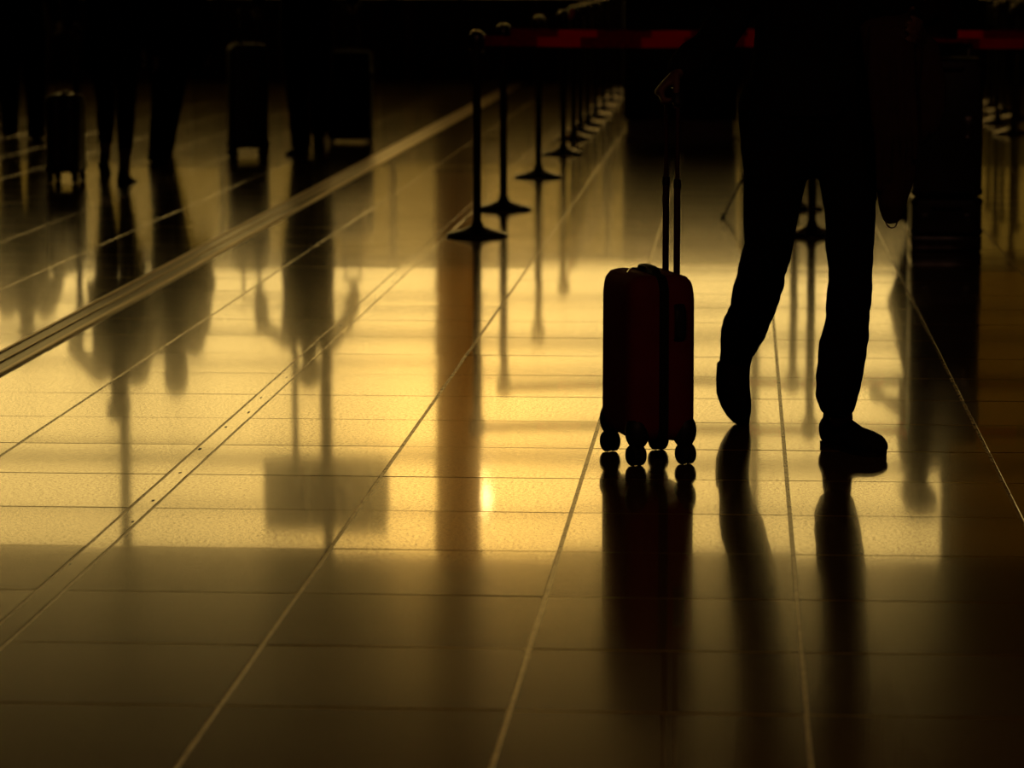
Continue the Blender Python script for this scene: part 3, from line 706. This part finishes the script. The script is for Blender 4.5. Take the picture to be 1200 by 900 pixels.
def person(label, loc, rz, sp, group=None):
    """local frame: +y is the way the person faces, +x their right hand side, z up; sp holds the pose"""
    t = tag(empty('person', (loc[0], loc[1], 0), rz), label, 'person', group)
    V = Vector; k = sp.get('k', 1.0); vox = sp.get('vox', 0.009)
    pel = V(sp.get('pelvis', (0, 0, 0.92 * k))); chest = pel + V(sp.get('lean', (0, 0.02, 0.40 * k))); neck = chest + V((0, 0.0, 0.13 * k))
    X = V((1, 0, 0)); tw = sp.get('twist', 0.0); XS = V((math.cos(R(tw)), math.sin(R(tw)), 0))
    head = neck + V((0, 0.025, 0.165 * k)); hw = 0.095 * k; swd = sp.get('shoulder', 0.185) * k
    body = bmesh.new()
    loft(body, [pel - V((0, 0, 0.06)), pel + V((0, 0, 0.06)), lerp(pel, chest, 0.5), chest, chest + V((0, 0, 0.09 * k)), neck], [(0.15 * k, 0.10 * k), (0.15 * k, 0.10 * k), (0.13 * k, 0.095 * k), (0.16 * k, 0.11 * k), (0.14 * k, 0.09 * k), (0.06 * k, 0.06 * k)], 18)
    loft(body, [neck - V((0, 0, 0.04)), neck + V((0, 0.015, 0.08 * k))], [0.058 * k, 0.052 * k], 14)
    # head: skull, jaw, nose, brow, lips, ears
    ball(body, head + V((0, -0.01, 0.02)), (0.074 * k, 0.095 * k, 0.105 * k), 3)
    loft(body, [head + V((0, 0.03, -0.02)), head + V((0, 0.045, -0.085 * k))], [(0.06 * k, 0.05 * k), (0.04 * k, 0.036 * k)], 14)
    loft(body, [head + V((0, 0.085 * k, 0.012)), head + V((0, 0.112 * k, -0.03 * k))], [0.008, 0.014], 8)
    loft(body, [head + V((-0.045, 0.078 * k, 0.022)), head + V((0, 0.088 * k, 0.026)), head + V((0.045, 0.078 * k, 0.022))], [0.010] * 3, 8, ref=V((0, 0, 1)))
    loft(body, [head + V((-0.02, 0.085 * k, -0.062 * k)), head + V((0.02, 0.085 * k, -0.062 * k))], [0.009] * 2, 8, ref=V((0, 0, 1)))
    for s in (-1, 1): ball(body, head + V((s * 0.077 * k, -0.005, -0.005)), (0.010, 0.020, 0.032), 2)
    trousers = bmesh.new(); tr = sp.get('trouser', (0.095, 0.078, 0.068, 0.062, 0.058)); feet = []
    loft(trousers, [pel + V((0, 0, 0.10 * k)), pel, pel - V((0, 0, 0.07 * k))], [(0.155 * k, 0.115 * k), (0.172 * k, 0.122 * k), (0.168 * k, 0.118 * k)], 20)
    for s, key in ((1, 'R'), (-1, 'L')):
        L = sp['leg' + key]; hip = pel + V((s * hw, 0, -0.02)) if 'hip' not in L else V(L['hip'])
        ank = V(L['ankle']); pole = V(L.get('pole', (0, 1, 0))); knee = ik(hip, ank, 0.44 * k, 0.43 * k, pole) if 'knee' not in L else V(L['knee'])
        fy = R(L.get('yaw', 0) ); fp = R(L.get('pitch', 0))
        fwd = V((math.sin(fy) * math.cos(fp), math.cos(fy) * math.cos(fp), -math.sin(fp))); up = V((math.sin(fy) * math.sin(fp), math.cos(fy) * math.sin(fp), math.cos(fp)))
        if 'fwd' in L: fwd = V(L['fwd']); up = V(L['up'])
        if 'path' in L: loft(body, [V(a) for a in L['path']] + [ank], [(a * 0.72, b * 0.72) for a, b in L['pr']] + [0.034], 14)
        else: loft(body, [hip, lerp(hip, knee, 0.5), knee, lerp(knee, ank, 0.35), ank], [0.082 * k, 0.07 * k, 0.052 * k, 0.052 * k, 0.036 * k], 14)
        if 'toe' in L:
            loft(body, L['toe'], [(a * 0.7, b * 0.7) for a, b in L['tr']], 12)
            sb = bmesh.new(); loft(sb, L['toe'], L['tr'], 20); sh_ = solid('shoe', sb, 'shoe', t, 0.006, 2)
            sb = bmesh.new(); off = V((0.0, -0.030, 0.006)); loft(sb, [q + off for q in L['toe'][2:]], [(a * 0.86, 0.014) for a, b in L['tr'][2:]], 16); obj('sole', sb, 'rubber', sh_)
        else: loft(body, [ank - fwd * 0.04 - up * 0.03, ank + fwd * 0.06 - up * 0.045, ank + fwd * 0.14 - up * 0.058], [0.03, 0.032, 0.022], 10)
        hem = lerp(knee, ank, sp.get('hem', 0.93)); q = L.get('radii', tr)
        if 'path' in L:
            loft(trousers, [V(a) for a in L['path']], L['pr'], 22)
        else:
            loft(trousers, [hip, lerp(hip, knee, 0.5), knee, lerp(knee, ank, 0.45), hem], [a * k for a in q], 18, cap='flat')
        if 'toe' not in L: feet.append((ank, fwd, up))
    coat = bmesh.new(); cs = sp['coat']; ch = cs['hem']       # hem height
    z0 = ch; zt = neck.z - 0.03
    cpts, crad = [], []
    prof = cs.get('prof') or [(0.0, 0.20, 0.15), (0.45, 0.185, 0.135), (0.75, 0.205, 0.135), (0.9, 0.19, 0.115), (1.0, 0.10, 0.08)]
    for f, a, b in prof:
        z = z0 + (zt - z0) * f; c = pel + (neck - pel) * ((z - pel.z) / (neck.z - pel.z)) if z > pel.z else pel.copy()
        c = c.copy(); c.z = z
        dx, dy = cs.get('shift', (0, 0)); c += V((dx, dy, 0)) * max(0, 1 - f * 1.6)
        cpts.append(c); crad.append((a * k, b * k))
    loft(coat, cpts, crad, 24, cap='flat')
    for s, key in ((1, 'R'), (-1, 'L')):
        A = sp['arm' + key]; sh = chest + V((0, 0, 0.085 * k)) + XS * (s * swd)
        wr = V(A['wrist']); el = ik(sh, wr, 0.29 * k, 0.26 * k, V(A.get('pole', (s * 0.3, -1, -0.2))))
        loft(body, [sh, lerp(sh, el, 0.5), el, lerp(el, wr, 0.4), wr], [0.052 * k, 0.046 * k, 0.040 * k, 0.038 * k, 0.027 * k], 12)
        dr = V(A['dir']) if 'dir' in A else (wr - el)
        hand(body, wr, dr, V(A.get('palm', (-s, 0, 0))), V(A.get('thumb', (0, 1, 0))), A.get('curl', (25, 30, 20)), k)
        sl = sp.get('sleeve', 0.062) * k
        loft(coat, [sh - XS * (s * 0.03), lerp(sh, el, 0.5), el, lerp(el, wr, 0.5), lerp(el, wr, 0.93)], [sl * 1.15, sl * 1.05, sl * 0.95, sl * 0.88, sl * 0.8], 16)
    solid('body', body, 'skin', t, min(vox, 0.0065), 2)
    for s in (-1, 1):
        bm = bmesh.new(); ball(bm, head + V((s * 0.031 * k, 0.079 * k, 0.003)), 0.012, 2); obj('eye', bm, 'eye', t)
    wr_ = sp.get('wrinkle', 0.004)
    solid('trousers', trousers, sp.get('tmat', 'cloth2'), t, vox, 3, wr_)
    solid(cs.get('name', 'coat'), coat, cs.get('mat', 'cloth'), t, vox, 4, wr_)
    hb = bmesh.new()
    ball(hb, head + V((0, -0.025, 0.04)), (0.085 * k, 0.098 * k, 0.098 * k), 3)
    if sp.get('hair') == 'long':
        loft(hb, [head + V((0, -0.05, 0.06)), head + V((0, -0.065, -0.06)), head + V((0, -0.075, -0.17 * k)), head + V((0, -0.08, -0.24 * k))], [(0.08, 0.06), (0.085, 0.05), (0.085, 0.04), (0.06, 0.025)], 16)
    if sp.get('hair') == 'bun': ball(hb, head + V((0, -0.11, 0.075)), 0.045, 2)
    solid('hair', hb, 'hair', t, 0.008, 2, 0.003, (30, 30, 12))
    for f in feet: shoe(t, f[0], f[1], f[2], sp.get('foot', 0.28), sp.get('shoe', 'flat'))
    return t

# --- the traveller with the red suitcase, walking towards the camera's right
MA = R(222); base = at(945, 130, 9.62); MB = Vector((base.x, base.y, 0))
MI = (Matrix.Translation(MB) @ Matrix.Rotation(MA, 4, 'Z')).inverted()
def W(u, v, D): return MI @ at(u, v, D)
def D_(v): return (MI.to_3x3() @ Vector(v)).normalized()
def radpx(px, D): return px / 2 * D / F_PX
left_path = [(987, 120, 9.64), (990, 165, 9.62), (994, 204, 9.58), (996, 250, 9.52), (995.5, 300, 9.47), (995.5, 340, 9.44), (992, 385, 9.42), (987, 415, 9.40), (982, 445, 9.38), (981, 468, 9.37)]
left_w = [84, 78, 66, 60, 55, 51, 52, 56, 55, 47]
right_path = [(908, 120, 9.58), (908, 165, 9.57), (909, 204, 9.56), (905, 240, 9.55), (903, 268, 9.55), (901, 290, 9.57), (893, 318, 9.64), (884, 355, 9.75), (873, 385, 9.85), (865, 402, 9.89)]
right_w = [84, 80, 73, 66, 61, 57, 56, 54, 52, 46]
def grounded(p, f, u): return MI @ Vector((p.x, p.y, 0.0855))
toe_path = [(864, 398, 9.93), (864, 412, 9.93), (861, 428, 9.94), (860, 445, 9.945), (860.5, 460, 9.95), (864, 475, 9.955), (868, 487, 9.957), (871, 494, 9.957)]
toe_w = [45, 44, 40, 40, 41, 36, 27, 17]
GRIP = Vector((-0.260 + 0.067 * math.cos(R(17)), 9.27 + 0.067 * math.sin(R(17)), 1.032))
h_d = Vector((-0.72, -0.12, -0.68)).normalized(); h_p = Vector((0.68, 0, -0.74)); h_p = (h_p - h_d * h_p.dot(h_d)).normalized()
h_w = GRIP - h_d * 0.066 - h_p * 0.030
sp = dict(vox=0.0065, pelvis=MI @ Vector((MB.x, MB.y, 0.955)), lean=(0, 0.03, 0.39), k=0.99, twist=0,
          legL=dict(hip=W(982, 140, 9.64), knee=W(995, 330, 9.45), ankle=grounded(at(986, 490, 9.49), Vector((0.55, -0.835, 0)), Vector((0, 0, 1))), fwd=D_((0.55, -0.835, 0)), up=D_((0, 0, 1)),
                    path=[W(*q) for q in left_path], pr=[(radpx(w, q[2]), radpx(w, q[2]) * 1.04) for w, q in zip(left_w, left_path)]),
          legR=dict(hip=W(912, 140, 9.58), knee=W(901, 285, 9.55), ankle=W(863, 412, 9.93), toe=[W(*q) for q in toe_path], tr=[(radpx(w, 9.95), min(0.043, radpx(w, 9.95) * 1.0)) for w in toe_w],
                    path=[W(*q) for q in right_path], pr=[(radpx(w, q[2]), radpx(w, q[2]) * 1.04) for w, q in zip(right_w, right_path)]),
          armR=dict(wrist=MI @ h_w, dir=D_(h_d), palm=D_(h_p), thumb=D_((0, -1, 0)), curl=(62, 85, 55), pole=D_((0.2, 1, 0))),
          armL=dict(wrist=W(1052, 40, 9.50), dir=D_((0.5, -0.7, 0.0)), palm=D_((-0.6, -0.4, 0.3)), thumb=D_((0, 0, 1)), curl=(35, 40, 25), pole=D_((0.5, 0.8, -0.6))),
          coat=dict(name='jacket', hem=0.965, mat='cloth', prof=[(0.0, 0.185, 0.15), (0.1, 0.19, 0.155), (0.45, 0.18, 0.135), (0.75, 0.205, 0.135), (0.9, 0.19, 0.115), (1.0, 0.10, 0.08)]),
          foot=0.262, shoe='boot', wrinkle=0.006, hair='short')
traveller = person('person in dark jacket and trousers striding along and holding the dark red suitcase', MB, MA, sp)

# coat carried over the forearm
cp = at(1050, 150, 9.47)
c = bmesh.new()
def LW(u, v, D): return at(u, v, D) - Vector((cp.x, cp.y, 0))
def strip(lst, wd): loft(c, [LW(*q) for q in lst], [(radpx(w, q[2]), 0.035 if w > 30 else 0.02) for w, q in zip(wd, lst)], 18)
strip([(1046, 32, 9.50), (1046, 70, 9.44), (1048, 110, 9.44), (1050, 160, 9.45), (1049, 205, 9.45), (1046, 240, 9.45), (1045, 256, 9.45)], [74, 70, 58, 52, 46, 34, 22])
strip([(1054, 32, 9.52), (1070, 62, 9.50), (1082, 100, 9.49), (1084, 130, 9.49), (1080, 152, 9.49), (1076, 162, 9.49)], [50, 58, 54, 48, 36, 22])
for q, (u, w) in enumerate(((1024, 16), (1036, 14), (1052, 14), (1066, 12))):
    strip([(u, 36, 9.40), (u + 3, 100, 9.405), (u + 6, 160, 9.41), (u + 6, 222 - 12 * q, 9.425)], [w, w, w * 0.9, w * 0.5])
c_root = tag(empty('carried_coat', (cp.x, cp.y, 0)), 'dark brown coat hanging in folds over the walking traveller\'s forearm', 'coat')
solid('coat_cloth', c, 'coat_brown', c_root, 0.007, 4, 0.006, (22, 22, 5))
bm = bmesh.new(); pts = []
for k in range(9):
    th = math.pi * k / 8; pts.append(LW(1045 + 8 * math.cos(th), 254 + 13 * math.sin(th), 9.44))
loft(bm, pts, [0.0022] * 9, 8, ref=Vector((0, 1, 0))); obj('hanging_loop', bm, 'tube', c_root)

def local(rz, loc):
    mi = (Matrix.Translation(Vector((loc[0], loc[1], 0))) @ Matrix.Rotation(rz, 4, 'Z')).inverted()
    return lambda u, v, D: mi @ at(u, v, D)

# --- woman in a flared coat and cropped trousers walking away
loc = fl(134, 205); L = local(0, loc)
person('person in flared coat, cropped narrow trousers and low shoes, walking with the slim carry-on', loc, 0, dict(
    k=0.96, foot=0.25, hem=0.74, trouser=(0.09, 0.08, 0.07, 0.062, 0.046), hair='bun', shoulder=0.165,
    legL=dict(ankle=L(123, 188, 21.6), pitch=42), legR=dict(ankle=L(146, 205, 20.75), pitch=4, yaw=12),
    armL=dict(wrist=(-0.27, 0.02, 0.98)), armR=dict(wrist=(0.26, 0.08, 0.80)),
    coat=dict(hem=0.70, prof=[(0.0, 0.205, 0.17), (0.3, 0.195, 0.15), (0.5, 0.17, 0.125), (0.75, 0.185, 0.125), (0.9, 0.165, 0.105), (1.0, 0.09, 0.08)])))
# --- companion in wide trousers with open coat
loc = fl(203, 190); L = local(0, loc)
person('person in wide-legged trousers and an open coat swinging out to one side', loc, 0, dict(
    k=0.95, foot=0.26, hem=1.1, trouser=(0.09, 0.08, 0.078, 0.082, 0.088), hair='long', shoulder=0.165,
    legL=dict(ankle=L(187, 182, 22.9)), legR=dict(ankle=L(191, 172, 23.7), pitch=5),
    armL=dict(wrist=(-0.24, 0.05, 0.80)), armR=dict(wrist=(0.25, 0.0, 0.80)),
    coat=dict(hem=0.68, shift=(0.07, -0.05), prof=[(0.0, 0.235, 0.17), (0.3, 0.20, 0.15), (0.5, 0.17, 0.125), (0.75, 0.18, 0.125), (0.9, 0.165, 0.105), (1.0, 0.09, 0.08)])))
# --- two dark figures at the edge of the group
loc = fl(27, 162); L = local(0, loc)
person('person in long dark coat walking ahead of the slim carry-on', loc, 0, dict(
    k=1.0, hem=1.06, trouser=(0.105, 0.098, 0.092, 0.084, 0.072), hair='short',
    legL=dict(ankle=L(11, 152, 26.4), pitch=8), legR=dict(ankle=L(43, 157, 25.9), pitch=4, yaw=-15),
    armL=dict(wrist=(-0.27, 0.06, 0.82)), armR=dict(wrist=(0.30, -0.03, 0.95)),
    coat=dict(hem=0.62, prof=[(0.0, 0.215, 0.17), (0.3, 0.21, 0.15), (0.5, 0.19, 0.135), (0.75, 0.21, 0.135), (0.9, 0.19, 0.115), (1.0, 0.10, 0.08)])))
# --- man between the two tall suitcases
loc = fl(360, 178); L = local(0, loc)
person('person in dark suit striding between the tall suitcase and the soft one', loc, 0, dict(
    k=1.02, hem=1.02, trouser=(0.105, 0.098, 0.09, 0.08, 0.072), hair='short',
    legL=dict(ankle=L(353, 171, 23.7), pitch=2, yaw=-35), legR=dict(ankle=L(373, 152, 24.9), pitch=48),
    armL=dict(wrist=(-0.36, 0.02, 1.10), dir=(-0.4, 0, -0.8), curl=(55, 70, 40)), armR=dict(wrist=(0.30, 0.42, 1.12), dir=(0.1, 0.5, -0.8), curl=(55, 70, 40)),
    coat=dict(name='suit_jacket', hem=0.80)))
# --- bystander behind the luggage cart
loc = fl(1088, 252); L = local(0, loc)
person('person in brown jacket and dark trousers standing behind the luggage cart', loc, R(70), dict(
    k=0.98, hem=0.95, trouser=(0.095, 0.08, 0.07, 0.064, 0.06), hair='short', tmat='cloth2',
    legL=dict(ankle=(-0.11, -0.03, 0.085)), legR=dict(ankle=(0.11, 0.05, 0.085), yaw=10),
    armL=dict(wrist=(-0.25, 0.14, 1.02)), armR=dict(wrist=(0.25, 0.12, 0.86)),
    coat=dict(name='jacket', hem=0.93, mat='brown_jacket')))
